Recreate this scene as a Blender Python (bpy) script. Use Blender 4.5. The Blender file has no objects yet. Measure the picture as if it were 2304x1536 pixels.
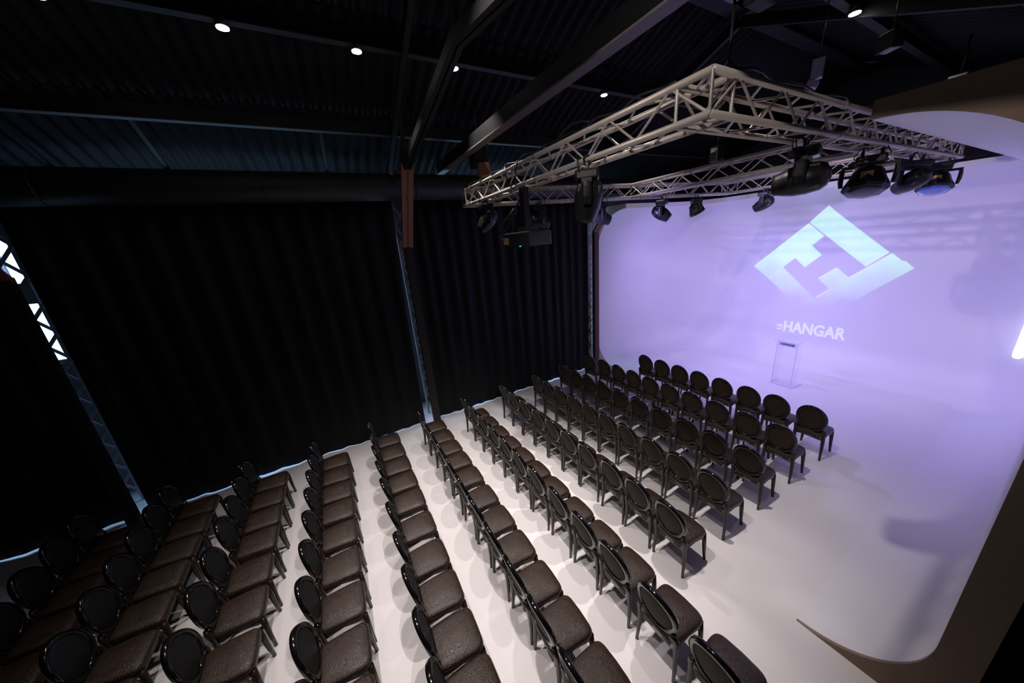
import bpy, bmesh, math, random
from mathutils import Vector, Matrix
random.seed(7)
PI = math.pi
scn = bpy.context.scene
COL = scn.collection

# ------------------------------------------------------------------ camera
CAMZ = 3.9
FPX = 720.49
RIGHT = Vector((0.49071842, 0.86735323, -0.08302897))
DOWN = Vector((0.2187896, -0.21489773, -0.9518141))
FWD = Vector((-0.84340177, 0.44890683, -0.29522214))
cam_d = bpy.data.cameras.new('camera')
cam = bpy.data.objects.new('camera', cam_d)
COL.objects.link(cam)
cam_d.sensor_width = 36.0
cam_d.lens = FPX / 2304 * 36.0
cam_d.clip_start = 0.05
cam.matrix_world = Matrix(((RIGHT.x, -DOWN.x, -FWD.x, 0), (RIGHT.y, -DOWN.y, -FWD.y, 0), (RIGHT.z, -DOWN.z, -FWD.z, CAMZ), (0, 0, 0, 1)))
scn.camera = cam

# ------------------------------------------------------------------ world and view
w = bpy.data.worlds.new('daylight'); scn.world = w
w.use_nodes = True
bg = w.node_tree.nodes['Background']
bg.inputs['Color'].default_value = (0.36, 0.62, 1.0, 1)
bg.inputs['Strength'].default_value = 3.6
scn.view_settings.view_transform = 'Standard'
scn.view_settings.look = 'None'
scn.view_settings.exposure = 0.0
scn.view_settings.gamma = 1.0
scn.view_settings.use_curve_mapping = False
DOWNLIGHT_W = 430.0
VIOLET = (0.47, 0.37, 1.0)
WARM = (1.0, 0.90, 0.86)

# ------------------------------------------------------------------ materials
def mat(name, col, rough=0.6, metal=0.0, spec=0.5, emit=None, estr=0.0, noise=0.0, nscale=20.0, bump=0.0, bscale=60.0, coat=0.0, trans=0.0):
    m = bpy.data.materials.new(name); m.use_nodes = True
    nt = m.node_tree; b = nt.nodes['Principled BSDF']
    b.inputs['Base Color'].default_value = (*col, 1)
    b.inputs['Roughness'].default_value = rough
    b.inputs['Metallic'].default_value = metal
    b.inputs['Specular IOR Level'].default_value = spec
    b.inputs['Coat Weight'].default_value = coat
    b.inputs['Transmission Weight'].default_value = trans
    if emit:
        b.inputs['Emission Color'].default_value = (*emit, 1)
        b.inputs['Emission Strength'].default_value = estr
    tc = nt.nodes.new('ShaderNodeTexCoord')
    if noise > 0:
        n = nt.nodes.new('ShaderNodeTexNoise'); n.inputs['Scale'].default_value = nscale; n.inputs['Detail'].default_value = 4
        nt.links.new(tc.outputs['Object'], n.inputs['Vector'])
        r = nt.nodes.new('ShaderNodeMapRange')
        r.inputs['To Min'].default_value = 1 - noise; r.inputs['To Max'].default_value = 1 + noise
        nt.links.new(n.outputs['Fac'], r.inputs['Value'])
        mx = nt.nodes.new('ShaderNodeVectorMath'); mx.operation = 'SCALE'
        mx.inputs[0].default_value = col
        nt.links.new(r.outputs['Result'], mx.inputs['Scale'])
        nt.links.new(mx.outputs['Vector'], b.inputs['Base Color'])
    if bump > 0:
        n2 = nt.nodes.new('ShaderNodeTexNoise'); n2.inputs['Scale'].default_value = bscale; n2.inputs['Detail'].default_value = 3
        nt.links.new(tc.outputs['Object'], n2.inputs['Vector'])
        bp = nt.nodes.new('ShaderNodeBump'); bp.inputs['Strength'].default_value = bump; bp.inputs['Distance'].default_value = 0.01
        nt.links.new(n2.outputs['Fac'], bp.inputs['Height'])
        nt.links.new(bp.outputs['Normal'], b.inputs['Normal'])
    return m

def croc_mat():
    m = mat('crocodile_leather', (0.019, 0.0125, 0.010), 0.40, spec=0.6)
    nt = m.node_tree; b = nt.nodes['Principled BSDF']
    tc = nt.nodes.new('ShaderNodeTexCoord')
    mp = nt.nodes.new('ShaderNodeMapping'); mp.inputs['Scale'].default_value = (115, 74, 60)
    v = nt.nodes.new('ShaderNodeTexVoronoi'); v.feature = 'DISTANCE_TO_EDGE'; v.inputs['Scale'].default_value = 1.0
    v.inputs['Randomness'].default_value = 0.55
    nt.links.new(tc.outputs['Object'], mp.inputs['Vector']); nt.links.new(mp.outputs['Vector'], v.inputs['Vector'])
    r = nt.nodes.new('ShaderNodeMapRange'); r.inputs['From Max'].default_value = 0.18
    nt.links.new(v.outputs['Distance'], r.inputs['Value'])
    bp = nt.nodes.new('ShaderNodeBump'); bp.inputs['Strength'].default_value = 0.55; bp.inputs['Distance'].default_value = 0.002
    nt.links.new(r.outputs['Result'], bp.inputs['Height']); nt.links.new(bp.outputs['Normal'], b.inputs['Normal'])
    cm = nt.nodes.new('ShaderNodeMix'); cm.data_type = 'RGBA'
    cm.inputs[6].default_value = (0.013, 0.0072, 0.005, 1); cm.inputs[7].default_value = (0.042, 0.0225, 0.0145, 1)
    nt.links.new(r.outputs['Result'], cm.inputs[0]); nt.links.new(cm.outputs[2], b.inputs['Base Color'])
    return m

M = {
    'floor': mat('white_stage_floor', (0.83, 0.80, 0.81), 0.42, noise=0.03, nscale=1.5),
    'dark_floor': mat('dark_boards', (0.03, 0.028, 0.03), 0.6, noise=0.2, nscale=6),
    'cyc': mat('white_cove_plaster', (0.83, 0.82, 0.85), 0.5, noise=0.012, nscale=2.0, bump=0.03, bscale=120),
    'panel': mat('brown_panel_edge', (0.29, 0.205, 0.16), 0.75, noise=0.08, nscale=8),
    'curtain': mat('black_velvet', (0.0055, 0.0062, 0.0078), 0.7, spec=0.25, noise=0.2, nscale=30),
    'wall': mat('dark_wall', (0.02, 0.02, 0.022), 0.8, noise=0.2, nscale=4),
    'outer': mat('painted_outer_wall', (0.14, 0.14, 0.15), 0.8, noise=0.1, nscale=5),
    'brick': mat('red_brick', (0.32, 0.085, 0.05), 0.85, noise=0.3, nscale=14),
    'mortar': mat('mortar', (0.6, 0.58, 0.56), 0.9),
    'sheet': mat('fibre_cement_sheet', (0.0046, 0.0050, 0.0056), 0.8, spec=0.25, noise=0.3, nscale=5),
    'steel_dark': mat('dark_painted_steel', (0.007, 0.0066, 0.0068), 0.6, spec=0.3, noise=0.15, nscale=9),
    'steel_brown': mat('red_oxide_steel', (0.20, 0.075, 0.042), 0.6, noise=0.25, nscale=12),
    'post_clad': mat('dark_post_cladding', (0.012, 0.0075, 0.0062), 0.6, noise=0.2, nscale=12),
    'post_red': mat('dark_red_post_paint', (0.085, 0.022, 0.016), 0.6, noise=0.2, nscale=12),
    'tie_flange': mat('lit_tie_flange', (0.12, 0.10, 0.09), 0.5, noise=0.2, nscale=5),  # paler than the web: light on the flange put into its colour
    'beam_black': mat('black_gloss_beam', (0.005, 0.005, 0.006), 0.6, spec=0.2),
    'beam_flange': mat('grey_flange', (0.02, 0.0175, 0.017), 0.6),
    'lattice': mat('grey_lattice_paint', (0.42, 0.38, 0.42), 0.6, noise=0.15, nscale=15),
    'duct': mat('dark_duct', (0.014, 0.0135, 0.013), 0.6, noise=0.1, nscale=4),
    'grille': mat('duct_grille', (0.012, 0.012, 0.012), 0.6),
    'alu': mat('aluminium_truss', (0.56, 0.50, 0.45), 0.42, metal=0.25, noise=0.1, nscale=14),
    'wood': mat('dark_lacquered_wood', (0.024, 0.0135, 0.0095), 0.38, spec=0.4, coat=0.12, noise=0.2, nscale=25),
    'lacquer': mat('black_lacquer', (0.006, 0.0055, 0.0055), 0.14, spec=0.5, coat=0.3),
    'pad': mat('dark_brown_upholstery', (0.046, 0.027, 0.016), 0.65, spec=0.25, noise=0.12, nscale=30),
    'padfront': mat('black_leather', (0.006, 0.0066, 0.0066), 0.5),
    'croc': croc_mat(),
    'fixture': mat('black_fixture_plastic', (0.014, 0.014, 0.016), 0.35, noise=0.1, nscale=20),
    'clamp': mat('dark_clamp_metal', (0.05, 0.05, 0.055), 0.4, metal=0.7),
    'lens': mat('dark_lens_glass', (0.012, 0.014, 0.022), 0.3),
    'lens_blue': mat('blue_lens', (0.02, 0.05, 0.25), 0.1, emit=(0.02, 0.07, 0.5), estr=0.35, coat=1.0),
    'lens_violet': mat('violet_lens', (0.3, 0.25, 0.9), 0.1, emit=(0.35, 0.3, 1.0), estr=1.0, coat=1.0),
    'sticker': mat('paper_sticker', (0.55, 0.50, 0.48), 0.7),
    'sticker_y': mat('yellow_sticker', (0.75, 0.45, 0.06), 0.6),
    'tan': mat('tan_tape', (0.42, 0.26, 0.14), 0.7),
    'cable': mat('black_cable', (0.012, 0.012, 0.013), 0.45),
    'bulb': mat('downlight_glow', (1, 1, 1), 0.5, emit=(1, 0.98, 0.96), estr=30.0),
    'tube': mat('capsule_glow', (1, 1, 1), 0.5, emit=(0.92, 0.95, 1.0), estr=1.4),
    'led': mat('green_led', (0.0, 0.3, 0.25), 0.4, emit=(0.0, 0.8, 0.6), estr=1.5),
    'label': mat('label_plate', (0.62, 0.66, 0.85), 0.5),
    'ink': mat('black_ink', (0.01, 0.01, 0.03), 0.6),
    'violet_lit': mat('violet_lit_box', (0.5, 0.42, 0.75), 0.5),  # violet stage light on the hanging box put into its colour
}
def acrylic():
    m = bpy.data.materials.new('clear_acrylic'); m.use_nodes = True
    nt = m.node_tree; nt.nodes.clear()
    o = nt.nodes.new('ShaderNodeOutputMaterial'); t = nt.nodes.new('ShaderNodeBsdfTransparent'); g = nt.nodes.new('ShaderNodeBsdfGlossy')
    g.inputs['Roughness'].default_value = 0.05
    t.inputs['Color'].default_value = (0.985, 0.985, 0.995, 1)
    mx = nt.nodes.new('ShaderNodeMixShader'); mx.inputs[0].default_value = 0.018
    nt.links.new(t.outputs[0], mx.inputs[1]); nt.links.new(g.outputs[0], mx.inputs[2])
    nt.links.new(mx.outputs[0], o.inputs['Surface'])
    return m
M['acrylic'] = acrylic()
M['acrylic_edge'] = mat('acrylic_edge', (0.60, 0.56, 0.82), 0.3)

# ------------------------------------------------------------------ helpers
def link_mesh(name, bm, m, parent=None, smooth=False):
    me = bpy.data.meshes.new(name)
    bmesh.ops.recalc_face_normals(bm, faces=bm.faces)
    bm.to_mesh(me); bm.free()
    if smooth:
        for p in me.polygons: p.use_smooth = True
    o = bpy.data.objects.new(name, me); COL.objects.link(o)
    me.materials.append(M[m] if isinstance(m, str) else m)
    if parent: o.parent = parent
    return o
def tag(o, label, cat, group=None):
    o['label'] = label; o['category'] = cat
    if group: o['group'] = group
    return o
def thing(name, label, cat, loc=(0, 0, 0), rz=0.0, group=None):
    o = bpy.data.objects.new(name, None); COL.objects.link(o)
    o.empty_display_size = 0.1
    o.location = loc; o.rotation_euler = (0, 0, rz)
    return tag(o, label, cat, group)
def struct(o):
    o['kind'] = 'structure'; return o
def copy_tree(o, parent=None):
    c = o.copy(); COL.objects.link(c); c.parent = parent
    for ch in o.children: copy_tree(ch, c)
    return c
def box(bm, a, b, mtx=None):
    x0, y0, z0 = a; x1, y1, z1 = b
    vs = [bm.verts.new(p) for p in ((x0, y0, z0), (x1, y0, z0), (x1, y1, z0), (x0, y1, z0), (x0, y0, z1), (x1, y0, z1), (x1, y1, z1), (x0, y1, z1))]
    for f in ((0, 3, 2, 1), (4, 5, 6, 7), (0, 1, 5, 4), (1, 2, 6, 5), (2, 3, 7, 6), (3, 0, 4, 7)): bm.faces.new([vs[i] for i in f])
    if mtx is not None:
        for v in vs: v.co = mtx @ v.co
    return vs
def boxo(name, a, b, m, parent=None, bev=0.0, mtx=None):
    bm = bmesh.new(); box(bm, a, b, mtx)
    if bev > 0: bmesh.ops.bevel(bm, geom=list(bm.edges), offset=bev, segments=2, affect='EDGES', profile=0.5)
    return link_mesh(name, bm, m, parent)
def tube(bm, pts, r, seg=8, closed=False, sx=1.0):
    """round (or flattened) tube along pts; r a number or a list"""
    pts = [Vector(p) for p in pts]; n = len(pts)
    rs = r if isinstance(r, (list, tuple)) else [r] * n
    rings = []; prev = None
    for i, p in enumerate(pts):
        if closed: t = (pts[(i + 1) % n] - pts[i - 1])
        elif i == 0: t = pts[1] - p
        elif i == n - 1: t = p - pts[i - 1]
        else: t = (pts[i + 1] - p).normalized() + (p - pts[i - 1]).normalized()
        t.normalize()
        if prev is None:
            up = Vector((0, 0, 1)) if abs(t.z) < 0.9 else Vector((0, 1, 0))
            u = t.cross(up).normalized()
        else:
            u = (prev - t * prev.dot(t)).normalized()
        prev = u; v = t.cross(u)
        rings.append([bm.verts.new(p + (u * math.cos(2 * PI * k / seg) * sx + v * math.sin(2 * PI * k / seg)) * rs[i]) for k in range(seg)])
    m = n if closed else n - 1
    for i in range(m):
        a, b = rings[i], rings[(i + 1) % n]
        for k in range(seg): bm.faces.new((a[k], a[(k + 1) % seg], b[(k + 1) % seg], b[k]))
    if not closed:
        bm.faces.new(rings[0][::-1]); bm.faces.new(rings[-1])
def tubeo(name, pts, r, m, parent=None, seg=8, closed=False, smooth=True, sx=1.0):
    bm = bmesh.new(); tube(bm, pts, r, seg, closed, sx)
    return link_mesh(name, bm, m, parent, smooth)
def bar(bm, p, q, wd, ht, up=(0, 0, 1)):
    """rectangular bar from p to q, width wd sideways and ht along up"""
    p, q = Vector(p), Vector(q); t = (q - p).normalized(); up = Vector(up)
    if abs(t.dot(up)) > 0.98: up = Vector((0, 1, 0))
    s = t.cross(up).normalized(); u = s.cross(t)
    vs = []
    for c in (p, q):
        for a, b in ((-1, -1), (1, -1), (1, 1), (-1, 1)): vs.append(bm.verts.new(c + s * a * wd / 2 + u * b * ht / 2))
    for f in ((0, 1, 2, 3), (7, 6, 5, 4), (0, 4, 5, 1), (1, 5, 6, 2), (2, 6, 7, 3), (3, 7, 4, 0)): bm.faces.new([vs[i] for i in f])
def baro(name, p, q, wd, ht, m, parent=None, up=(0, 0, 1)):
    bm = bmesh.new(); bar(bm, p, q, wd, ht, up); return link_mesh(name, bm, m, parent)
def lathe(bm, prof, seg=20, mtx=None):
    """prof: (r, z) list around local z"""
    rings = []
    for r, z in prof:
        rings.append([bm.verts.new((r * math.cos(2 * PI * k / seg), r * math.sin(2 * PI * k / seg), z)) for k in range(seg)])
    for i in range(len(rings) - 1):
        for k in range(seg): bm.faces.new((rings[i][k], rings[i][(k + 1) % seg], rings[i + 1][(k + 1) % seg], rings[i + 1][k]))
    bm.faces.new(rings[0][::-1]); bm.faces.new(rings[-1])
    if mtx is not None:
        for rg in rings:
            for v in rg: v.co = mtx @ v.co
def latheo(name, prof, m, parent=None, seg=20, mtx=None, smooth=True):
    bm = bmesh.new(); lathe(bm, prof, seg, mtx); return link_mesh(name, bm, m, parent, smooth)
def prism(bm, poly, y0, y1):
    """poly in x,z extruded along y"""
    a = [bm.verts.new((x, y0, z)) for x, z in poly]; b = [bm.verts.new((x, y1, z)) for x, z in poly]
    bm.faces.new(a); bm.faces.new(b[::-1])
    for i in range(len(poly)):
        j = (i + 1) % len(poly); bm.faces.new((a[i], b[i], b[j], a[j]))
def ray(px, py):
    return RIGHT * ((px - 1152) / FPX) + DOWN * ((py - 768) / FPX) + FWD
def on_y(px, py, y):
    v = ray(px, py); t = y / v.y; return Vector((v.x * t, y, CAMZ + v.z * t))
def on_x(px, py, x):
    v = ray(px, py); t = x / v.x; return Vector((x, v.y * t, CAMZ + v.z * t))
def on_z(px, py, z):
    v = ray(px, py); t = (z - CAMZ) / v.z; return Vector((v.x * t, v.y * t, z))

# ------------------------------------------------------------------ floor and hall walls
YB, YF = -7.2, 12.0          # back and far end of the hall
XL, XR = -8.1, 1.1           # outer walls
XC = -3.57                   # ridge
EAVE = 5.5; SLOPE = 0.42
def roofz(x):
    return EAVE + SLOPE * ((x + 7.1) if x < XC else (2 * XC - x + 7.1))
fl = struct(boxo('floor', (XL - 0.3, YB - 0.2, -0.12), (0.26, YF + 0.2, 0.0), 'floor'))
struct(boxo('floor', (0.26, YB - 0.2, -0.12), (XR + 0.3, YF + 0.2, -0.004), 'dark_floor'))
struct(boxo('wall_back', (XL - 0.2, YB - 0.2, 0), (XR + 0.2, YB, 7.3), 'wall'))
struct(boxo('wall_front', (XL - 0.2, YF, 0), (XR + 0.2, YF + 0.2, 7.3), 'wall'))
struct(boxo('wall_right', (XR, YB, 0), (XR + 0.2, YF, 5.4), 'wall'))
# outer left wall with tall window openings between the columns
bm = bmesh.new()
WZ0, WZ1 = 2.6, 4.62
wins = [(-4.33, -4.11), (-3.0, 0.5), (2.4, 5.9), (7.05, 7.7)]
ys0 = [YB, -6.9, -4.7, -3.0, 0.5, 2.4, 6.2, YF]
for i in range(0, 8, 2): box(bm, (XL - 0.2, ys0[i], 0.5), (XL, ys0[i + 1], WZ0))
box(bm, (XL - 0.2, YB, 0), (XL, YF, 0.5)); box(bm, (XL - 0.2, YB, WZ1), (XL, YF, 5.12))
ys = [YB] + [v for w_ in wins for v in w_] + [YF]
for i in range(0, len(ys), 2): box(bm, (XL - 0.2, ys[i], WZ0), (XL, ys[i + 1], WZ1))
struct(link_mesh('wall_left', bm, 'outer'))
for i, (a, b) in enumerate(wins):
    bm = bmesh.new()
    box(bm, (XL - 0.12, a, WZ0), (XL - 0.06, b, WZ0 + 0.05)); box(bm, (XL - 0.12, a, WZ1 - 0.05), (XL - 0.06, b, WZ1))
    n = max(1, int((b - a) / 0.8))
    for k in range(n + 1):
        y = a + 0.012 + (b - a - 0.024) * k / n
        box(bm, (XL - 0.12, y - 0.012, WZ0 + 0.05), (XL - 0.06, y + 0.012, WZ1 - 0.05))
    f = struct(link_mesh('window_%d' % (i + 1), bm, 'lattice'))

# ------------------------------------------------------------------ cyclorama (white cove)
Y_R0, Y_L0, Y_FAR, X_RW, X_LW = 3.39, 6.9, 11.1, 0.04, -7.18
prof = []
for k in range(25):
    a = PI / 2 * k / 24; prof.append((0.75 - 0.75 * math.sin(a), 0.75 - 0.75 * math.cos(a) + 0.002))
for k in range(25):
    a = PI / 2 * k / 24; prof.append((0.995 - 0.995 * math.cos(a), 3.48 + 1.0 * math.sin(a)))
prof.append((0.995, 4.59)); prof.append((-0.2, 4.59)); prof.append((-0.2, 0.002))
def cyc_path(d):
    P = []
    for k in range(9): P.append((X_RW - d, Y_R0 + (10.1 - Y_R0) * k / 9))
    for k in range(13):
        a = PI / 2 * k / 12; P.append((-0.96 + (1.0 - d) * math.cos(a), 10.1 + (1.0 - d) * math.sin(a)))
    for k in range(1, 8): P.append((-0.96 + (-4.98 + 0.96) * k / 8, Y_FAR - d))
    for k in range(13):
        a = PI / 2 + PI / 2 * k / 12; P.append((-4.98 + (2.2 - d) * math.cos(a), 8.9 + (2.2 - d) * math.sin(a)))
    for k in range(1, 5): P.append((X_LW + d, 8.9 + (Y_L0 - 8.9) * k / 4))
    return P
bm = bmesh.new()
rows = [[bm.verts.new((x, y, z)) for x, y in cyc_path(d)] for d, z in prof]
for i in range(len(rows) - 1):
    for k in range(len(rows[0]) - 1): bm.faces.new((rows[i][k], rows[i][k + 1], rows[i + 1][k + 1], rows[i + 1][k]))
cyc = struct(link_mesh('wall_far', bm, 'cyc'))
for i, p in enumerate(cyc.data.polygons):
    p.use_smooth = i < 49 * (len(cyc_path(0)) - 1)
# brown end panels of the cove
for i, (y, xw, s) in enumerate(((Y_R0, X_RW, -1), (Y_L0, X_LW, 1))):
    bm = bmesh.new()
    prism(bm, [(xw + s * d, z) for d, z in prof], y - 0.03, y - 0.002)
    struct(link_mesh('trim_%d' % (i + 1), bm, 'panel'))

# ------------------------------------------------------------------ roof of corrugated sheets
ceil = struct(boxo('ceiling', (XC - 0.12, YB, roofz(XC) - 0.02), (XC + 0.12, YF, roofz(XC) + 0.12), 'steel_dark'))
def sheet_mesh():
    bm = bmesh.new(); W = 1.062; n = 6 * 8; g = []
    for j in range(2):
        g.append([bm.verts.new((j, W * k / n, 0.026 * math.cos(2 * PI * k / 8))) for k in range(n + 1)])
    for k in range(n): bm.faces.new((g[0][k], g[0][k + 1], g[1][k + 1], g[1][k]))
    ext = bmesh.ops.extrude_face_region(bm, geom=list(bm.faces))
    for v in ext['geom']:
        if isinstance(v, bmesh.types.BMVert): v.co.z += 0.012
    me = bpy.data.meshes.new('roof_sheet'); bmesh.ops.recalc_face_normals(bm, faces=bm.faces); bm.to_mesh(me); bm.free()
    for p in me.polygons: p.use_smooth = True
    me.materials.append(M['sheet']); return me
SM = sheet_mesh()
brk = [-8.35, -6.28, -4.95, XC + 0.02]
ny = int((YF - YB) / 1.062) + 1
for side in (0, 1):
    for r in range(3):
        x0, x1 = brk[r], brk[r + 1] + (0.12 if r < 2 else 0)
        zo = 0.10 + 0.025 * (2 - r) * 0 + 0.03 * r
        for c in range(ny):
            o = bpy.data.objects.new('roof_sheet', SM); COL.objects.link(o); o.parent = ceil
            L = (x1 - x0) * math.sqrt(1 + SLOPE ** 2)
            o.scale = (L, 1, 1)
            if side == 0:
                o.location = (x0, YB + c * 1.062, roofz(x0) + zo); o.rotation_euler = (0, -math.atan(SLOPE), 0)
            else:
                o.location = (2 * XC - x1, YB + c * 1.062, roofz(x1) + zo); o.rotation_euler = (0, math.atan(SLOPE), 0)
# purlins
for x, nm in ((-6.25, 'lowest'), (-4.94, 'upper'), (2 * XC + 4.94, 'upper right'), (2 * XC + 6.25, 'lowest right')):
    z = roofz(x)
    t = thing('roof_purlin', {'lowest': 'dark steel roof purlin running just above the round duct', 'upper': 'dark steel roof purlin carrying the row of lit ceiling spotlights',
              'upper right': 'dark steel roof purlin above the right arm of the lighting truss', 'lowest right': 'dark steel roof purlin above the right edge of the white cove'}[nm], 'beam', (x, 0, z))
    boxo('web', (-0.02, YB, -0.10), (0.02, YF, 0.06), 'steel_dark', t)
    boxo('flange', (-0.05, YB, -0.115), (0.05, YF, -0.10), 'beam_flange' if x < XC else 'steel_dark', t)
t = thing('eave_beam', 'dark horizontal eave beam above the round duct along curtains', 'beam', (-7.12, 0, 5.34))
boxo('web', (-0.03, YB, -0.10), (0.03, YF, 0.0), 'steel_dark', t)
boxo('flange', (-0.06, YB, 0.0), (0.06, YF, 0.015), 'beam_flange', t)
# the black tie beam across the hall
t = thing('tie_beam', 'black glossy tie beam crossing the hall under the roof', 'beam', (0, 2.4, 5.34))
boxo('web', (-7.0, -0.05, 0.012), (0.85, 0.05, 0.20), 'beam_black', t)
boxo('flange', (-7.0, -0.07, -0.006), (0.85, 0.07, 0.012), 'tie_flange', t)
# small hangers between eave and purlin
for k, y in enumerate((-2.9, -1.75, 0.35)):
    t = baro('roof_strut', (-7.1, y, 5.36), (-6.3, y, roofz(-6.3) - 0.06), 0.05, 0.03, 'steel_dark')
    tag(t, ['dark slotted roof strut nearest the left edge, above the duct', 'dark slotted roof strut above the middle of the big curtain', 'dark slotted roof strut beside the brown knee brace above the duct'][k], 'strut')

# portal frames
def frame(y, xpost, label, z_post=4.0, full=True):
    t = thing('portal_frame', label, 'frame', (0, y, 0))
    boxo('post', (xpost - 0.05, -0.075, 0), (xpost + 0.05, 0.075, z_post), 'post_clad' if full else 'post_red', t)
    if not full:
        for s in (-1, 1): baro('knee_brace', (xpost, s * 0.04, z_post - 0.05), (xpost + 0.16, s * 0.04, z_post + 0.16), 0.05, 0.11, 'steel_brown', t, up=(0.7, 0, 0.7))
    for s in (-1, 1) if full else ():
        baro('knee_brace', (xpost, s * 0.04, z_post - 0.05), (-5.64, s * 0.04, 5.19), 0.05, 0.11, 'steel_brown', t, up=(0.7, 0, 0.7))
        baro('rafter', (-5.66, s * 0.035, 5.17), (-3.2, s * 0.035, 5.65), 0.05, 0.10, 'steel_dark', t)
        baro('rafter', (-3.22, s * 0.035, 5.65), (0.8, s * 0.035, 4.98), 0.05, 0.10, 'steel_dark', t)
    if full: baro('hanger', (-5.64, 0, 5.2), (-5.64, 0, roofz(-5.64) - 0.02), 0.05, 0.05, 'steel_dark', t)
    if full: baro('hanger', (-3.2, 0, 5.66), (-3.2, 0, roofz(-3.2) - 0.05), 0.05, 0.05, 'steel_dark', t)
    if full: baro('tie', (-5.66, 0, 5.16), (-6.92, 0, 5.31), 0.04, 0.05, 'steel_brown', t)
    baro('roof_rafter', (-7.3, 0, roofz(-7.3) - 0.10), (XC, 0, roofz(XC) - 0.10), 0.07, 0.14, 'steel_dark', t)
    baro('roof_rafter', (XC, 0, roofz(XC) - 0.10), (0.6, 0, roofz(0.6) - 0.10), 0.07, 0.14, 'steel_dark', t)
    return t
frame(-3.63, -6.80, 'portal frame with dark post at the left edge of photo')
frame(1.42, -6.62, 'portal frame with brown knee brace between the two large curtains')
frame(6.42, -6.78, 'portal frame with dark red post beside the white cove', full=False)

# lattice columns behind the curtains
def lattice(y, x, wy, label):
    t = thing('lattice_column', label, 'column', (x, y, 0))
    for s in (-1, 1):
        boxo('chord', (-0.03, s * wy - 0.02, 0), (0.03, s * wy + 0.02, 5.2), 'lattice', t)
    n = 11; h = 4.7 / n
    for k in range(n):
        z = 0.15 + k * h
        baro('lattice_bar', (0.034, -wy, z), (0.034, wy, z + h), 0.045, 0.008, 'lattice', t, up=(1, 0, 0))
        baro('lattice_bar', (-0.034, wy, z), (-0.034, -wy, z + h), 0.045, 0.008, 'lattice', t, up=(1, 0, 0))
    boxo('gusset_plate', (0.036, -wy, 3.62), (0.044, wy, 3.92), 'lattice', t)
lattice(-3.98, -7.6, 0.17, 'grey lattice column with flat zigzag bars at left edge')
lattice(1.55, -7.42, 0.13, 'narrow lattice column glimpsed between the two large curtains')
lattice(6.80, -7.5, 0.14, 'lattice column beside the left end of the white cove')
# brick pier behind the third column
t = thing('brick_pier', 'red brick pier glimpsed between curtain edge and white cove', 'pier', (-7.8, 6.95, 0))
boxo('mortar', (-0.1, -0.16, 0), (0.095, 0.16, 5.0), 'mortar', t)
bb = bmesh.new(); box(bb, (0.09, -0.075, 0.0), (0.10, 0.075, 0.052)); bo = link_mesh('brick', bb, 'brick', t)
first = True
for r in range(77):
    off = 0.0 if r % 2 else -0.08
    for c in (-0.08, 0.08):
        yy = c + (0.0 if r % 2 else 0.0)
        o = bo if first else bo.copy()
        if not first: COL.objects.link(o); o.parent = t
        first = False
        o.location = (random.uniform(-0.002, 0.003), yy + (0.004 if r % 2 else -0.004), 0.01 + r * 0.065)

# ------------------------------------------------------------------ curtains
def curtain(y0, y1, label, seed, top=4.9, folds=2.6, lean=0.0):
    rnd = random.Random(seed)
    bm = bmesh.new(); n = int((y1 - y0) / 0.025); nz = 14; g = []
    ph = [rnd.uniform(0, 6.28) for _ in range(6)]
    for j in range(nz + 1):
        f = j / nz; row = []
        for k in range(n + 1):
            y = y0 + (y1 + lean * f * f - y0) * k / n
            amp = 0.030 - 0.012 * (1 - f)
            x = -7.02 + amp * math.sin(2 * PI * folds * y + ph[0] + 0.9 * math.sin(1.7 * y + ph[1])) + 0.025 * math.sin(2.3 * y + ph[2]) + 0.006 * math.sin(2 * PI * 5.1 * y + ph[3] + 2 * f)
            hem = 0.018 + 0.010 * math.sin(1.9 * y + ph[4]) + 0.006 * math.sin(5.3 * y + ph[5])
            z = max(0.006, hem) * (1 - f) + top * f
            row.append(bm.verts.new((x, y, z)))
        g.append(row)
    for j in range(nz):
        for k in range(n): bm.faces.new((g[j][k], g[j][k + 1], g[j + 1][k + 1], g[j + 1][k]))
    o = link_mesh('curtain', bm, 'curtain', None, True)
    md = o.modifiers.new('thickness', 'SOLIDIFY'); md.thickness = 0.006
    return tag(o, label, 'curtain', 'black curtains along the left wall')
curtain(-7.15, -3.72, 'black curtain left of the leftmost post', 1)
curtain(-3.54, 1.22, 'widest black floor-length curtain between the two posts', 2, lean=0.14)
curtain(1.56, 6.36, 'black pleated curtain beside the white cove', 3, folds=3.3)
# rail that carries them
tag(tubeo('curtain_rail', [(-7.02, YB + 0.1, 4.93), (-7.02, 6.5, 4.93)], 0.015, 'steel_dark'), 'thin dark rail carrying the black curtains behind the duct', 'rail')

# ------------------------------------------------------------------ round duct
t = thing('air_duct', 'long round dark air duct running above the black curtains', 'duct', (-6.66, 0, 5.03))
tubeo('duct_pipe', [(0, YB + 0.02, 0), (0, 6.6, 0)], 0.215, 'duct', t, seg=32)
for y in (-5.2, -2.9, -0.6, 1.72, 4.0): tubeo('joint_band', [(0, y, 0), (0, y + 0.03, 0)], 0.219, 'duct', t, seg=32)
for px in (355, 672, 890):
    y = on_x(px, 446, -6.55).y
    boxo('vent_grille', (0.10, y - 0.19, -0.035), (0.20, y + 0.19, 0.035), 'grille', t, mtx=Matrix.Rotation(math.radians(42), 4, 'Y'))

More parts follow.
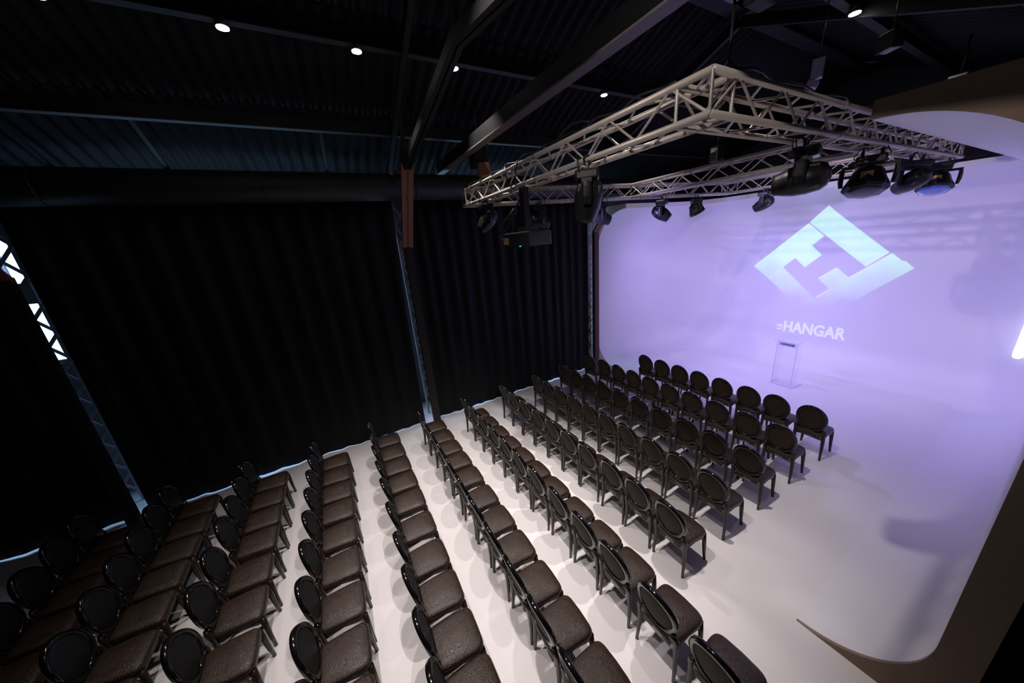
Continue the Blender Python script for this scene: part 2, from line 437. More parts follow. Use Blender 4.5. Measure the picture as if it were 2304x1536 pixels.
# ------------------------------------------------------------------ chairs
def make_chair():
    root = thing('medallion_chair', 'x', 'chair', group='black oval-back chairs set out in rows')
    # seat frame
    bm = bmesh.new()
    def outline(sc, n=28):
        P = []
        for k in range(n):
            a = 2 * PI * k / n; c, s = math.cos(a), math.sin(a)
            e = 0.35
            x = 0.196 * math.copysign(abs(c) ** e, c); y = 0.215 * math.copysign(abs(s) ** e, s)
            x *= 1.0 + 0.06 * y / 0.215
            P.append((x * sc, y * sc))
        return P
    lo = [bm.verts.new((x, y - 0.005, 0.352 + 0.045 * (1 - min(1, min(abs(x), abs(y)) / 0.16) ** 2))) for x, y in outline(0.97)]
    hi = [bm.verts.new((x, y - 0.005, 0.425)) for x, y in outline(1.0)]
    bm.faces.new(lo[::-1]); bm.faces.new(hi)
    for k in range(28): bm.faces.new((lo[k], lo[(k + 1) % 28], hi[(k + 1) % 28], hi[k]))
    link_mesh('seat_rail', bm, 'wood', root, True)
    # cushion: domed, dips at the sides of the front edge
    bm = bmesh.new(); rings = []
    for sc, z in ((0.99, 0.418), (1.025, 0.435), (1.03, 0.452), (0.99, 0.470), (0.90, 0.480), (0.70, 0.488), (0.42, 0.492), (0.15, 0.494)):
        rings.append([bm.verts.new((x, y - 0.005, z + (0.012 * (1 - abs(x) / 0.22) if sc < 1.0 else 0) - (0.010 if y > 0.1 else 0) * (y / 0.21))) for x, y in outline(sc)])
    for i in range(len(rings) - 1):
        for k in range(28): bm.faces.new((rings[i][k], rings[i][(k + 1) % 28], rings[i + 1][(k + 1) % 28], rings[i + 1][k]))
    bm.faces.new(rings[0][::-1]); bm.faces.new(rings[-1])
    link_mesh('seat', bm, 'croc', root, True)
    # legs
    for s in (-1, 1):
        bm = bmesh.new()
        tube(bm, [(s * 0.172, 0.185, 0.40), (s * 0.182, 0.195, 0.28), (s * 0.190, 0.200, 0.14), (s * 0.198, 0.212, 0.0)], [0.030, 0.026, 0.021, 0.016], 6)
        link_mesh('leg', bm, 'wood', root, True)
        bm = bmesh.new()
        tube(bm, [(s * 0.199, -0.212, 0.0), (s * 0.193, -0.196, 0.16), (s * 0.187, -0.190, 0.32), (s * 0.184, -0.196, 0.43), (s * 0.192, -0.206, 0.50), (s * 0.184, -0.216, 0.545), (s * 0.155, -0.226, 0.565)],
             [0.015, 0.020, 0.025, 0.026, 0.024, 0.022, 0.018], 6)
        link_mesh('leg', bm, 'wood', root, True)
    # oval back, leaning a little
    def bk(u, v, off):
        # u sideways, v height along the back from its centre, off along the normal (+ = front)
        a = math.radians(11)
        cz, cy = 0.722, -0.245
        cur = 0.55 * u * u
        return (u, cy - v * math.sin(a) + off * math.cos(a) + cur, cz + v * math.cos(a) + off * math.sin(a))
    A, B = 0.184, 0.222
    bm = bmesh.new(); n = 36; ring = []
    sect = [(0.020, -0.020), (0.024, 0.0), (0.018, 0.022), (-0.014, 0.024), (-0.022, 0.008), (-0.022, -0.010), (-0.010, -0.023)]
    for k in range(n):
        a = 2 * PI * k / n
        ring.append([bm.verts.new(bk((A + d) * math.cos(a), (B + d) * math.sin(a), o)) for d, o in sect])
    for k in range(n):
        for j in range(len(sect)):
            bm.faces.new((ring[k][j], ring[(k + 1) % n][j], ring[(k + 1) % n][(j + 1) % len(sect)], ring[k][(j + 1) % len(sect)]))
    ring_o = link_mesh('back_frame', bm, 'lacquer', root, True)
    for nm, sg, m in (('back_pad', 1, 'padfront'), ('back_panel', -1, 'pad')):
        bm = bmesh.new(); rg = []
        for sc, o in ((1.0, 0.004), (0.96, 0.014), (0.80, 0.022), (0.45, 0.027), (0.12, 0.029)):
            rg.append([bm.verts.new(bk((A - 0.012) * sc * math.cos(2 * PI * k / n), (B - 0.012) * sc * math.sin(2 * PI * k / n), sg * o * (1.0 if sg > 0 else 0.62))) for k in range(n)])
        for i in range(len(rg) - 1):
            for k in range(n): bm.faces.new((rg[i][k], rg[i][(k + 1) % n], rg[i + 1][(k + 1) % n], rg[i + 1][k]))
        bm.faces.new(rg[-1]); bm.faces.new(rg[0][::-1])
        link_mesh(nm, bm, m, ring_o, True)
    # rear apron below the oval
    bm = bmesh.new(); g = []; us = [-0.178 + 0.356 * k / 14 for k in range(15)]
    def ztop(u): return min(0.555, 0.730 - 0.243 * math.sqrt(max(0.0, 1 - (u / 0.208) ** 2)))
    for f, off in ((0.0, 0.0), (0.45, -0.008), (0.8, -0.006), (1.0, 0.004)):
        g.append([bm.verts.new((u, -0.212 + off + 0.35 * u * u, 0.372 + (ztop(u) - 0.372) * f)) for u in us])
    for i in range(3):
        for k in range(14): bm.faces.new((g[i][k], g[i][k + 1], g[i + 1][k + 1], g[i + 1][k]))
    ex = bmesh.ops.extrude_face_region(bm, geom=list(bm.faces))
    for v in ex['geom']:
        if isinstance(v, bmesh.types.BMVert): v.co.y += 0.02
    link_mesh('rear_apron', bm, 'lacquer', root, True)
    return root
ROWS = [
    (6.345, [-1.76, -2.25, -2.70, -3.18, -3.65, -4.11, -4.56, -5.02]),
    (5.375, [-1.79, -2.25, -2.73, -3.20, -3.66, -4.12, -4.56, -5.00, -5.46, -5.98]),
    (4.47, [-1.80, -2.27, -2.72, -3.19, -3.65, -4.12, -4.58, -5.02, -5.46, -5.91]),
    (3.605, [-1.795, -2.25, -2.70, -3.17, -3.62, -4.06, -4.50, -4.94, -5.37, -5.81]),
    (2.74, [-1.775, -2.23, -2.67, -3.16, -3.60, -4.04, -4.48, -4.94, -5.38, -5.81]),
    (1.82, [-0.745, -1.255, -1.76, -2.21, -2.68, -3.17, -3.62, -4.06, -4.49, -4.93, -5.37, -5.80]),
    (0.90, [-1.26, -1.72, -2.17, -2.65, -3.13, -3.60, -4.11, -4.58, -5.02, -5.45, -5.90]),
    (0.00, [-1.72, -2.16, -2.63, -3.10, -3.62, -4.14, -4.60, -5.06, -5.51, -5.98]),
    (-0.91, [-2.12, -2.58, -3.07, -3.57, -4.07, -4.54, -4.98, -5.43, -5.87]),
    (-1.85, [-2.66, -3.12, -3.62, -4.08, -4.58, -5.02, -5.47, -5.91]),
    (-2.78, [-3.25, -3.70, -4.16, -4.60, -5.035, -5.47, -5.91]),
    (-3.62, [-4.07, -4.515, -4.96, -5.395, -5.83]),
]
ORD = ['first', 'second', 'third', 'fourth', 'fifth', 'sixth', 'seventh', 'eighth', 'ninth', 'tenth', 'eleventh', 'twelfth']
proto = make_chair(); used = False
for ri, (yy, xs) in enumerate(ROWS):
    rown = 'front row' if ri == 0 else ('back row' if ri == len(ROWS) - 1 else ORD[ri] + ' row from the stage')
    for ci, x in enumerate(xs):
        o = copy_tree(proto) if used else proto
        used = True
        o.location = (x, yy + 0.29, 0.0)
        o.rotation_euler = (0, 0, math.radians(random.uniform(-1.0, 1.0)))
        pos = ('rightmost' if ci == 0 else ('leftmost by the curtain' if ci == len(xs) - 1 else ORD[ci] + ' from the right'))
        o['label'] = 'black oval-back chair, %s, %s' % (rown, pos)
        o['category'] = 'chair'; o['group'] = 'black oval-back chairs set out in rows'

# ------------------------------------------------------------------ lighting truss
ZT, ZB, TW = 4.825, 4.585, 0.24
CH = {}
def unit_cyl():
    bm = bmesh.new(); lathe(bm, [(1, 0), (1, 1)], 8)
    me = bpy.data.meshes.new('brace'); bmesh.ops.recalc_face_normals(bm, faces=bm.faces); bm.to_mesh(me); bm.free()
    for p in me.polygons: p.use_smooth = True
    me.materials.append(M['alu']); return me
UC = unit_cyl()
def rod(name, p, q, r, parent):
    p, q = Vector(p), Vector(q); d = q - p
    o = bpy.data.objects.new(name, UC); COL.objects.link(o); o.parent = parent
    o.rotation_mode = 'QUATERNION'
    o.location = p; o.rotation_quaternion = d.to_track_quat('Z', 'Y'); o.scale = (r, r, d.length)
    return o
def truss(p, q, side, label, tin0=True, tin1=True):
    """outer lower edge from p to q (xy); side = unit xy vector to the inner side"""
    p = Vector((p[0], p[1], 0)); q = Vector((q[0], q[1], 0)); L = (q - p).length; d = (q - p).normalized(); s = Vector((side[0], side[1], 0))
    t = thing('truss_beam', label, 'truss', (0, 0, 0), group='box truss beams of the lighting rig')
    def P(a, b, c): return p + d * a + s * (TW * b) + Vector((0, 0, ZB + (ZT - ZB) * c))
    for b in (0, 1):
        for c in (0, 1):
            bm = bmesh.new(); tube(bm, [P(0, b, c), P(L, b, c)], 0.025, 14); link_mesh('chord', bm, 'alu', t, True)
    n = max(2, round(L / 0.30))
    st = L / n
    for k in range(n):
        a0, a1 = k * st, (k + 1) * st
        e = k % 2
        rod('brace', P(a0, 0, e), P(a1, 0, 1 - e), 0.010, t)
        rod('brace', P(a0, 1, 1 - e), P(a1, 1, e), 0.010, t)
        rod('brace', P(a0, e, 1), P(a1, 1 - e, 1), 0.010, t)
        rod('brace', P(a0, 1 - e, 0), P(a1, e, 0), 0.010, t)
    for a in (0.0, L):
        rod('end_brace', P(a, 0, 0), P(a, 0, 1), 0.012, t); rod('end_brace', P(a, 1, 0), P(a, 1, 1), 0.012, t)
        rod('end_brace', P(a, 0, 0), P(a, 1, 0), 0.012, t); rod('end_brace', P(a, 0, 1), P(a, 1, 1), 0.012, t)
    # bolted joints every two metres
    for a in [x * 2.0 for x in range(1, int(L / 2) + 1)]:
        for b in (0, 1):
            for c in (0, 1):
                bm = bmesh.new(); tube(bm, [P(a - 0.035, b, c), P(a + 0.035, b, c)], 0.029, 12); link_mesh('coupler', bm, 'alu', t, True)
    return t
NR, NL, FL, FR = (-1.44, 2.35), (-5.84, 2.36), (-4.86, 8.94), (-1.40, 8.96)
truss(NR, NL, (0, 1), 'nearest aluminium box truss beam, running above the middle chair rows')
truss((NR[0], NR[1] + 0.0), FR, (-1, 0), 'right aluminium box truss beam pointing at the big screen wall')
cd = Vector((FL[0] - NL[0], FL[1] - NL[1])).normalized()
truss(NL, FL, (cd.y, -cd.x), 'left aluminium box truss beam, parallel to the black curtains')
truss(FL, FR, (0, -1), 'farthest aluminium box truss beam, close to the screen wall')
truss((-5.10, 6.05), (-1.66, 6.02), (0, -1), 'middle aluminium box truss crossbeam joining left and right beams')

# cables laid along the truss
def cable(pts, r, label):
    return tag(tubeo('cable', pts, r, 'cable', None, 6), label, 'cable')
def sag(p, q, n=8, d=0.1, jit=0.0):
    p, q = Vector(p), Vector(q)
    return [p.lerp(q, k / n) + Vector((random.uniform(-jit, jit), random.uniform(-jit, jit), -d * 4 * (k / n) * (1 - k / n))) for k in range(n + 1)]
pts = []
for k in range(40):
    f = k / 39; x = -1.7 - 4.0 * f
    pts.append((x, 2.36 + 0.035 * math.sin(f * 60), 4.862 + 0.02 * abs(math.sin(f * 23))))
cable(pts, 0.008, 'black cable lying along the top of the nearest truss beam')
pts = []
for k in range(40):
    f = k / 39; y = 2.6 + 6.1 * f
    pts.append((-1.45 + 0.03 * math.sin(f * 50), y, 4.862 + 0.025 * abs(math.sin(f * 19))))
cable(pts, 0.008, 'black cable lying along the top of the right truss beam')
pts = [(-4.15 + 0.35 * f, 2.33 - 0.02 * math.sin(f * 9), 4.86 - 0.30 * math.sin(f * PI)) for f in [k / 12 for k in range(13)]]
cable(pts, 0.009, 'black cable loop hanging off the nearest truss beam')
pts = [(-2.95 + 0.45 * f, 2.30, 4.865 + 0.05 * math.sin(f * PI)) for f in [k / 12 for k in range(13)]]
cable(pts, 0.009, 'short black cable hump on top of the nearest truss beam')

# ------------------------------------------------------------------ stage light fixtures
def fixture(kind, loc, pan, tilt, label, scale=1.0, lens='lens', lamp=None, drop=0.0, base_sticker=False):
    """loc: point under the bottom chord the clamps hold; pan about z; tilt of the head from straight down"""
    t = thing('moving_head_light', label, 'stage light', (loc[0], loc[1], ZB), pan, group='stage lights hung under the truss')
    t.scale = (scale,) * 3
    for s in (-1, 1):
        bm = bmesh.new()
        tube(bm, [(s * 0.09, 0.034 * math.cos(a), 0.034 * math.sin(a)) for a in [2 * PI * k / 12 for k in range(12)]], 0.012, 6, True)
        box(bm, (s * 0.09 - 0.018, -0.014, -0.10), (s * 0.09 + 0.018, 0.014, -0.034))
        link_mesh('clamp', bm, 'clamp', t)
    base = boxo('base', (-0.15, -0.13, -0.21), (0.15, 0.13, -0.10), 'fixture', t, 0.025)
    if base_sticker: boxo('sticker', (0.02, -0.137, -0.20), (0.12, -0.1305, -0.13), 'sticker', base)
    PZ = -0.42
    HW = 0.185 if kind == 'spot' else 0.245
    bm = bmesh.new()
    box(bm, (-HW - 0.025, -0.055, -0.245), (HW + 0.025, 0.055, -0.205))
    for s in (-1, 1):
        tube(bm, [(s * HW, 0, -0.215), (s * (HW + 0.012), 0, -0.28), (s * (HW + 0.012), 0, PZ + 0.03), (s * HW, 0, PZ - 0.05)], [0.045, 0.055, 0.058, 0.045], 10, sx=0.5)
    link_mesh('yoke', bm, 'fixture', t, False)
    R = Matrix.Translation((0, 0, PZ)) @ Matrix.Rotation(tilt, 4, 'X') @ Matrix.Rotation(PI, 4, 'X')   # +z of head = beam direction (down at tilt 0)
    if kind == 'spot':
        pf = [(0.06, -0.23), (0.11, -0.215), (0.145, -0.16), (0.16, -0.05), (0.155, 0.06), (0.135, 0.14), (0.115, 0.20), (0.11, 0.235), (0.095, 0.235)]
        head = latheo('head', pf, 'fixture', t, 20, R)
        latheo('lens', [(0.09, 0.226), (0.092, 0.237), (0.06, 0.245), (0.01, 0.248)], lens, head, 20, R)
        latheo('rear_cap', [(0.05, -0.245), (0.07, -0.235), (0.075, -0.222)], 'clamp', head, 16, R)
        for s in (-1, 1): boxo('cooling_fin', (s * 0.10 - 0.01, -0.12, -0.16), (s * 0.10 + 0.01, 0.12, -0.08), 'clamp', head, mtx=R)
        lz = 0.26
    else:
        pf = [(0.10, -0.17), (0.15, -0.15), (0.18, -0.05), (0.225, 0.05), (0.235, 0.11), (0.21, 0.14)]
        head = latheo('head', pf, 'fixture', t, 8, R, smooth=False)
        latheo('lens', [(0.20, 0.128), (0.20, 0.142), (0.12, 0.155), (0.02, 0.16)], lens, head, 8, R, smooth=True)
        boxo('tape', (-0.05, -0.195, -0.05), (0.07, -0.185, 0.05), 'tan', head, mtx=R)
        lz = 0.18
    for s in (-1, 1):
        pts = [(s * 0.07, 0.05, -0.10)] + [(s * (0.07 + 0.10 * math.sin(f * PI)), 0.06 + 0.05 * f, -0.10 + 0.16 * f - 0.10 * math.sin(f * PI)) for f in [0.2, 0.4, 0.6, 0.8, 1.0]]
        tubeo('power_cable', pts, 0.006, 'cable', t, 6)
    if lamp:
        col, watt, cone, blend, rad = lamp
        ld = bpy.data.lights.new('stage_beam', 'SPOT'); ld.color = col; ld.energy = watt; ld.spot_size = math.radians(cone); ld.spot_blend = blend; ld.shadow_soft_size = rad
        lo = bpy.data.objects.new('stage_beam', ld); COL.objects.link(lo); lo.parent = t
        lo.matrix_local = R @ Matrix.Translation((0, 0, lz)) @ Matrix.Rotation(PI, 4, 'X')
    return t
def aim(loc, target, scale=1.0):
    """pan, tilt so that the head at loc looks at target (tilt tips the beam to local +y)"""
    d = Vector(target) - Vector((loc[0], loc[1], ZB - 0.42 * scale))
    pan = math.atan2(-d.x, d.y)
    return pan, math.atan2(math.hypot(d.x, d.y), -d.z)
def fx(kind, loc, target, label, **k):
    pan, tilt = aim(loc, target, k.get('scale', 1.0))
    return fixture(kind, loc, pan, tilt, label, **k)
V = lambda watt, cone=95, rad=0.08: (VIOLET, watt * 0.80, cone, 1.0, rad)
fx('spot', (-4.95, 2.38), (-5.6, -0.5, 0.9), 'black moving-head light hanging near left corner of nearest truss beam', scale=0.78)
fx('spot', (-2.62, 2.38), (-3.1, 1.9, 0.5), 'largest black moving-head light under the middle of nearest truss beam', scale=0.85)
fx('spot', (-5.42, 3.70), (-3.4, 11.1, 1.8), 'black moving-head light behind the projector, under left truss beam', scale=0.85, lamp=V(650, 80))
fx('spot', (-5.18, 5.05), (-2.4, 11.1, 1.6), 'black moving-head light under left truss beam beside cove edge', scale=0.85, lamp=V(450, 90))
fx('spot', (-4.95, 6.62), (-0.4, 9.0, 0.5), 'sideways black moving-head light below left truss beam, above the cove', scale=0.85, lamp=V(300, 100))
fx('wash', (-4.86, 7.72), (-3.6, 9.6, 0.0), 'small yoke-mounted wash light below far end of left truss', scale=0.75, lamp=V(300, 110))
fx('spot', (-3.98, 8.82), (-7.0, 8.6, 2.6), 'small black moving-head light under the farthest truss beam', scale=0.8, lamp=V(160, 100))
fx('spot', (-1.53, 4.00), (-4.2, 3.3, 3.95), 'big sideways black moving-head light under right truss beam, nearest camera', scale=0.85)
fx('wash', (-1.53, 5.66), (-1.05, 3.9, 0.0), 'black octagonal wash light with tan tape under right truss beam', base_sticker=True, scale=0.85)
fx('spot', (-1.53, 7.34), (-5.6, 10.2, 1.9), 'horizontal black moving-head light beside the blue wash light', scale=0.8, lamp=V(420, 95))
fx('wash', (-1.53, 8.60), (-1.1, 6.6, 0.0), 'blue-lensed octagonal wash light at far end of right truss', lens='lens_blue', scale=0.85)

# ------------------------------------------------------------------ projector hanging on a pole
t = thing('projector', 'black ceiling projector hanging on a pole from nearest truss beam', 'projector', (-3.96, 2.48, 0), math.radians(8))
boxo('pole', (-0.045, -0.045, 4.08), (0.045, 0.045, 4.60), 'fixture', t)
pb = boxo('body', (-0.27, -0.20, 3.83), (0.27, 0.22, 4.02), 'fixture', t, 0.02)
boxo('mount_plate', (-0.12, -0.12, 4.02), (0.12, 0.12, 4.085), 'clamp', t)
latheo('lens', [(0.07, 0), (0.075, 0.05), (0.055, 0.055), (0.02, 0.045)], 'lens', t, 18, Matrix.Translation((0.08, 0.22, 3.925)) @ Matrix.Rotation(-PI / 2, 4, 'X'))
boxo('tape', (-0.26, -0.212, 3.87), (-0.15, -0.203, 3.96), 'tan', pb)
boxo('status_led', (0.08, -0.206, 3.832), (0.11, -0.2005, 3.842), 'led', pb)
for k in range(6):
    a = k * 0.9
    pts = [(-0.04 + 0.02 * math.sin(a), -0.05 + 0.01 * k, 4.45), (-0.10 - 0.02 * k, -0.12 + 0.03 * math.cos(a), 4.25), (-0.20 - 0.025 * k, -0.16 + 0.02 * math.sin(a), 4.10 + 0.01 * k), (-0.33 - 0.012 * k, -0.18, 4.02 - 0.012 * k), (-0.36, -0.20, 3.95 - 0.01 * k), (-0.27, -0.205, 3.90 + 0.012 * k)]
    tubeo('cable', pts, 0.007, 'cable', t, 6)

# ------------------------------------------------------------------ chain hoists above the rig corners
def hoist(x, y, z, label, tint='steel_dark'):
    t = thing('chain_hoist', label, 'hoist', (x, y, 0))
    mb = boxo('motor_body', (-0.10, -0.14, z), (0.10, 0.14, z + 0.34), 'fixture', t, 0.02)
    boxo('sticker', (-0.06, -0.147, z + 0.20), (0.03, -0.141, z + 0.29), 'sticker', mb)
    boxo('sticker', (0.035, -0.147, z + 0.22), (0.075, -0.141, z + 0.28), 'sticker_y', mb)
    boxo('chain_bag', (0.10, -0.10, z - 0.16), (0.22, 0.10, z + 0.05), tint, t, 0.02)
    tubeo('chain', [(0, 0, z + 0.01), (0, 0, ZT)], 0.010, 'clamp', t, 6)
    tubeo('suspension', [(0, 0, z + 0.33), (0, 0, roofz(x) - 0.03)], 0.014, 'clamp', t, 6)
    for s in (-1, 1): tubeo('sling', [(0, 0, ZT + 0.14), (s * 0.12, 0, ZT + 0.0)], 0.012, 'clamp', t, 6)
hoist(-1.56, 2.72, 5.35, 'dark chain hoist above the nearest corner of the truss')
hoist(-5.55, 2.62, 5.15, 'dark chain hoist above the left corner of the truss', 'steel_brown')
hoist(-1.54, 8.4, 5.3, 'dark chain hoist above the far right corner of truss')
hoist(-4.95, 8.5, 5.3, 'dark chain hoist above the far left corner of truss')

# ------------------------------------------------------------------ ceiling spotlights
def downlight(x, y, label, watt, tgt=None, cone=74):
    z = roofz(x) - 0.17
    t = thing('ceiling_spotlight', label, 'spotlight', (x, y, z), group='round ceiling spotlights under the roof purlins')
    latheo('can', [(0.05, 0.008), (0.062, 0.008), (0.062, 0.10), (0.05, 0.12), (0.012, 0.125)], 'fixture', t, 20)
    latheo('glowing_disc', [(0.055, 0.0), (0.055, 0.008)], 'bulb', t, 24)
    tubeo('stem', [(0, 0, 0.12), (0, 0, 0.17)], 0.01, 'clamp', t, 6)
    ld = bpy.data.lights.new('spot_beam', 'SPOT'); ld.color = WARM; ld.energy = watt; ld.spot_size = math.radians(cone); ld.spot_blend = 0.85; ld.shadow_soft_size = 0.04
    lo = bpy.data.objects.new('spot_beam', ld); COL.objects.link(lo); lo.parent = t; lo.location = (0, 0, -0.01)
    if tgt:
        d = Vector(tgt) - Vector((x, y, z)); lo.rotation_mode = 'QUATERNION'; lo.rotation_quaternion = (-d).to_track_quat('Z', 'Y')
DL = DOWNLIGHT_W
downlight(-4.94, -1.66, 'lit ceiling spotlight beyond the top left edge of photo', DL * 0.2, (-4.2, -1.4, 0))
downlight(-4.94, -0.41, 'largest lit ceiling spotlight, leftmost on the purlin', DL * 0.6, (-4.0, -0.2, 0))
downlight(-4.94, 0.86, 'second lit ceiling spotlight from the left on the purlin', DL * 0.75, (-4.0, 1.0, 0))
downlight(-4.94, 2.10, 'lit ceiling spotlight beside the bent rafter', DL * 0.85, (-4.0, 3.0, 0))
downlight(-4.94, 4.90, 'small lit ceiling spotlight above the left truss beam', DL * 0.42, (-4.6, 10.4, 1.6))
downlight(-2.12, 6.25, 'lit ceiling spotlight at upper right of photo', DL * 0.45, (-2.9, 11.0, 2.6))
downlight(-2.30, -0.41, 'lit ceiling spotlight above the camera on right purlin', DL * 1.0, (-3.35, 0.2, 0), 66)
downlight(-2.30, 0.86, 'lit ceiling spotlight above right side of the middle rows', DL * 1.2, (-3.2, 1.8, 0), 70)
downlight(-0.95, 0.10, 'lit ceiling spotlight behind the camera aimed at the truss corner', DL * 0.45, (-1.7, 2.6, 4.5), 80)
downlight(-2.30, 3.20, 'lit ceiling spotlight above the nearest truss beam right half', DL * 1.4, (-3.1, 4.0, 0), 72)

# ------------------------------------------------------------------ lectern
t = thing('lectern', 'clear acrylic lectern with a name plate on the white stage', 'lectern', (-3.18, 9.05, 0), math.radians(-4))
boxo('base_plate', (-0.24, -0.02, 0.004), (0.24, 0.42, 0.015), 'acrylic', t)
boxo('front_panel', (-0.20, 0.0, 0.015), (0.20, 0.012, 1.12), 'acrylic', t)
boxo('side_panel', (-0.20, 0.012, 0.015), (-0.19, 0.26, 1.12), 'acrylic', t)
boxo('side_panel', (0.19, 0.012, 0.015), (0.20, 0.26, 1.12), 'acrylic', t)
boxo('top_shelf', (-0.26, -0.06, 1.12), (0.26, 0.36, 1.135), 'acrylic', t, mtx=Matrix.Translation((0, 0, 1.12)) @ Matrix.Rotation(math.radians(10), 4, 'X') @ Matrix.Translation((0, 0, -1.12)))
for a, b in (((-0.20, 0, 0.02), (-0.20, 0, 1.12)), ((0.20, 0, 0.02), (0.20, 0, 1.12)), ((-0.24, -0.02, 0.008), (0.24, -0.02, 0.008)), ((0.24, -0.02, 0.008), (0.24, 0.42, 0.008)), ((-0.26, -0.06, 1.115), (0.26, -0.06, 1.115))):
    baro('panel_edge', a, b, 0.008, 0.008, 'acrylic_edge', t)
npl = boxo('name_plate', (-0.17, -0.006, 1.0), (0.17, -0.001, 1.10), 'label', t)
def text(body, size, m, name, parent, mtx, bold=0.0, ext=0.001):
    cu = bpy.data.curves.new(name, 'FONT'); cu.body = body; cu.size = size; cu.extrude = ext; cu.offset = bold; cu.align_x = 'LEFT'; cu.resolution_u = 3
    tmp = bpy.data.objects.new(name, cu); COL.objects.link(tmp)
    dg = bpy.context.evaluated_depsgraph_get(); me = bpy.data.meshes.new_from_object(tmp.evaluated_get(dg))
    bpy.data.objects.remove(tmp); bpy.data.curves.remove(cu)
    o = bpy.data.objects.new(name, me); COL.objects.link(o); o.parent = parent; o.matrix_local = mtx
    me.materials.clear(); me.materials.append(M[m] if isinstance(m, str) else m)
    return o
FACE = Matrix.Rotation(PI / 2, 4, 'X')     # text lying in x-y turned to face -y
text('HANGAR', 0.062, 'ink', 'lettering', npl, Matrix.Translation((-0.115, -0.008, 1.028)) @ FACE, 0.0022, 0.0008)
text('LE', 0.026, 'ink', 'lettering', npl, Matrix.Translation((-0.125, -0.008, 1.030)) @ FACE @ Matrix.Rotation(PI / 2, 4, 'Z'), 0.001, 0.0008)

# ------------------------------------------------------------------ projected picture: its light put into thin glowing sheets on the far wall
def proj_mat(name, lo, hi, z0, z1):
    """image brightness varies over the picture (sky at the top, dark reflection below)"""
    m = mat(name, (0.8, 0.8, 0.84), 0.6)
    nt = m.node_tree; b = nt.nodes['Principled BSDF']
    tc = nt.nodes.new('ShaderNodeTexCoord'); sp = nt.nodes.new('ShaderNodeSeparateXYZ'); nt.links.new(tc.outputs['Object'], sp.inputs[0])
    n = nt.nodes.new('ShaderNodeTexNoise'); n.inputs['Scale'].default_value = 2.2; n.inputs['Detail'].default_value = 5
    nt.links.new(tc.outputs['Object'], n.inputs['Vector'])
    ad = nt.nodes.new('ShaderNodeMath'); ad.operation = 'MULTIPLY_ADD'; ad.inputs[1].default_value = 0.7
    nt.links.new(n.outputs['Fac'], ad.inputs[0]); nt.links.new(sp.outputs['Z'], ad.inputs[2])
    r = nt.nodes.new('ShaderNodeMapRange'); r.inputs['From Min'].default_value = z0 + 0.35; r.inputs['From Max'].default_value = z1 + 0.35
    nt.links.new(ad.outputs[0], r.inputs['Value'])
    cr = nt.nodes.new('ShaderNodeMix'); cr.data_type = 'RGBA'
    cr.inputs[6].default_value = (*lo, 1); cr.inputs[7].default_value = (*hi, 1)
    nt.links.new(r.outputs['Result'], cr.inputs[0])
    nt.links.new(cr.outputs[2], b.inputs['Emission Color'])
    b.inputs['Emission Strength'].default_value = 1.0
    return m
def on_cove(px, py, off=0.004):
    '''where the line of sight meets the far wall, its top cove or its floor cove'''
    v = ray(px, py); lo, hi = 6.0, 11.2
    def inside(y):
        t = y / v.y; z = CAMZ + v.z * t
        d = 0.0
        if z > 3.48: d = 0.995 - math.sqrt(max(0.0, 1 - min(1, (z - 3.48)) ** 2)) * 0.995
        elif z < 0.75: d = 0.75 - math.sqrt(max(0.0, 0.5625 - (0.75 - z) ** 2))
        return y - (Y_FAR - d - off)
    for _ in range(40):
        m = (lo + hi) / 2
        if inside(m) > 0: hi = m
        else: lo = m
    t = lo / v.y
    return Vector((v.x * t, lo, CAMZ + v.z * t))
PY = Y_FAR - 0.004
def lp(a, b):
    return on_cove(1640 + a / 3.2, 420 + b / 3.2)
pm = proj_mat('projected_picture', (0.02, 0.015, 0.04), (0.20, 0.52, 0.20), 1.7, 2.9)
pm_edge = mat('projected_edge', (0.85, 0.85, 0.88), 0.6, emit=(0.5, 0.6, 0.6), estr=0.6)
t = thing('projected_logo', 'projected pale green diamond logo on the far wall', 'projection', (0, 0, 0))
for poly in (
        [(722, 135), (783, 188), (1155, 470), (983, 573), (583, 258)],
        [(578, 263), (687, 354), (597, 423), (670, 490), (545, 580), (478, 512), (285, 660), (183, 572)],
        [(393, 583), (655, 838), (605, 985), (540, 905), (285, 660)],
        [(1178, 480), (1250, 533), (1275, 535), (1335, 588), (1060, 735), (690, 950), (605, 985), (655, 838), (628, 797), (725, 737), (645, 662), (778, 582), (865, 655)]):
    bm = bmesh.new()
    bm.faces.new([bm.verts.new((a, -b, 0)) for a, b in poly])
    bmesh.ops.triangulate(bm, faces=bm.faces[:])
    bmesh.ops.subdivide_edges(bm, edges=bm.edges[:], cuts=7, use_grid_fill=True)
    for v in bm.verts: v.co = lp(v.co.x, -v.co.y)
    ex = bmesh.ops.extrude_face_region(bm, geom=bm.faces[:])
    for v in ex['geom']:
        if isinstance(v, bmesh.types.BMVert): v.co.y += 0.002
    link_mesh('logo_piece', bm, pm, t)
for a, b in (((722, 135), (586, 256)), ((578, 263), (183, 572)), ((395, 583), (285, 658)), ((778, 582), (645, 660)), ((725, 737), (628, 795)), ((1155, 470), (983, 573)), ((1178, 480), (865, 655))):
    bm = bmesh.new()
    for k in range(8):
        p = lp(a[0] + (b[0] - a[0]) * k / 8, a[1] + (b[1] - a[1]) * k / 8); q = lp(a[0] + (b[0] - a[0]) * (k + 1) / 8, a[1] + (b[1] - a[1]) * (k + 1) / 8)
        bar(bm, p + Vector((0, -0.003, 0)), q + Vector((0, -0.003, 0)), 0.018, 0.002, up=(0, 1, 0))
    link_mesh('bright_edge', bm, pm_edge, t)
pt = mat('projected_lettering', (0.85, 0.85, 0.9), 0.6, emit=(0.22, 0.27, 0.26), estr=1.0)
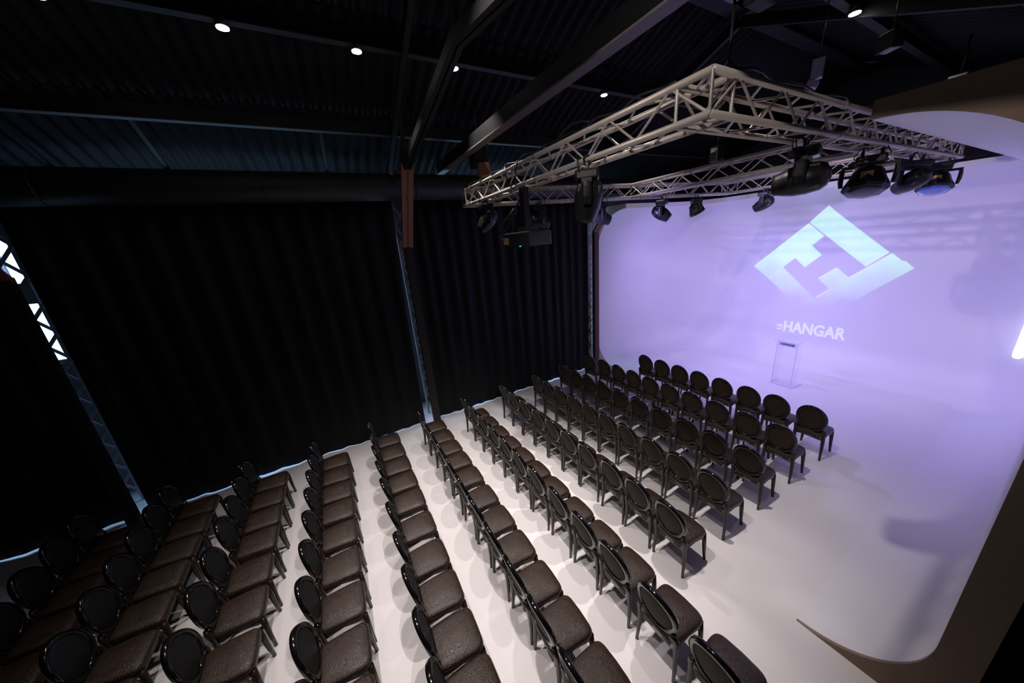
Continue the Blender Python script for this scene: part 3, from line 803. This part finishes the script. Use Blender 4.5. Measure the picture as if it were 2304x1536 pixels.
t = thing('projected_title', 'projected pale LE HANGAR lettering below the diamond logo', 'projection', (0, 0, 0))
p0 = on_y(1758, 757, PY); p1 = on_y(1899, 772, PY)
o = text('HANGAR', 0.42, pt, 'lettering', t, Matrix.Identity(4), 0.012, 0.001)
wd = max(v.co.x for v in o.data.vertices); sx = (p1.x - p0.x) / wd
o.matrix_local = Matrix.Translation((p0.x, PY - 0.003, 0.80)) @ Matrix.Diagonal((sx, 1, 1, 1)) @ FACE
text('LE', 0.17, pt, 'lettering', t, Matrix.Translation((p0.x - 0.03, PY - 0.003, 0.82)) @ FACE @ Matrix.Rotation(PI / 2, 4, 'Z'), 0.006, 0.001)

# ------------------------------------------------------------------ upright emissive capsule at the right of the stage
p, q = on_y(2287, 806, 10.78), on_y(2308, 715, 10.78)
t = thing('bright_capsule', 'bright white upright capsule at the right edge', 'lamp', (p.x, p.y, 0))
tubeo('glowing_capsule', [(0, 0, p.z), (0, 0, p.z + 0.02), (0, 0, p.z + 0.06), (0, 0, q.z)], [0.03, 0.05, 0.06, 0.06], 'tube', t, 14)
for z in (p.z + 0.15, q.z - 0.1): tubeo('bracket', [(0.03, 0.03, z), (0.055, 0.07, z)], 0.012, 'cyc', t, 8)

# small things under the right roof slope
p = on_z(1836, 178, 5.45)
t = thing('hanging_loudspeaker', 'small violet-lit box hanging below the roof behind truss', 'loudspeaker', p, math.radians(20))
boxo('body', (-0.055, -0.05, 0.0), (0.055, 0.05, 0.20), 'violet_lit', t, 0.008)
boxo('tilted_foot', (-0.06, -0.06, -0.09), (0.05, 0.05, -0.02), 'violet_lit', t, 0.008, mtx=Matrix.Rotation(0.4, 4, 'Y'))
tubeo('rod', [(0, 0, 0.19), (0, 0, roofz(p.x) - p.z - 0.02)], 0.008, 'clamp', t, 6)
p = on_z(2000, 110, 5.6)
t = thing('floodlight', 'unlit dark floodlight hanging under the right roof slope', 'spotlight', p, math.radians(-30))
boxo('housing', (-0.09, -0.07, -0.02), (0.09, 0.07, 0.16), 'fixture', t, 0.015)
boxo('barn_door', (-0.16, -0.06, -0.13), (-0.07, 0.06, -0.12), 'steel_dark', t, mtx=Matrix.Rotation(0.5, 4, 'Y'))
tubeo('rod', [(0, 0, 0.15), (0, 0, roofz(p.x) - p.z - 0.02)], 0.010, 'clamp', t, 6)
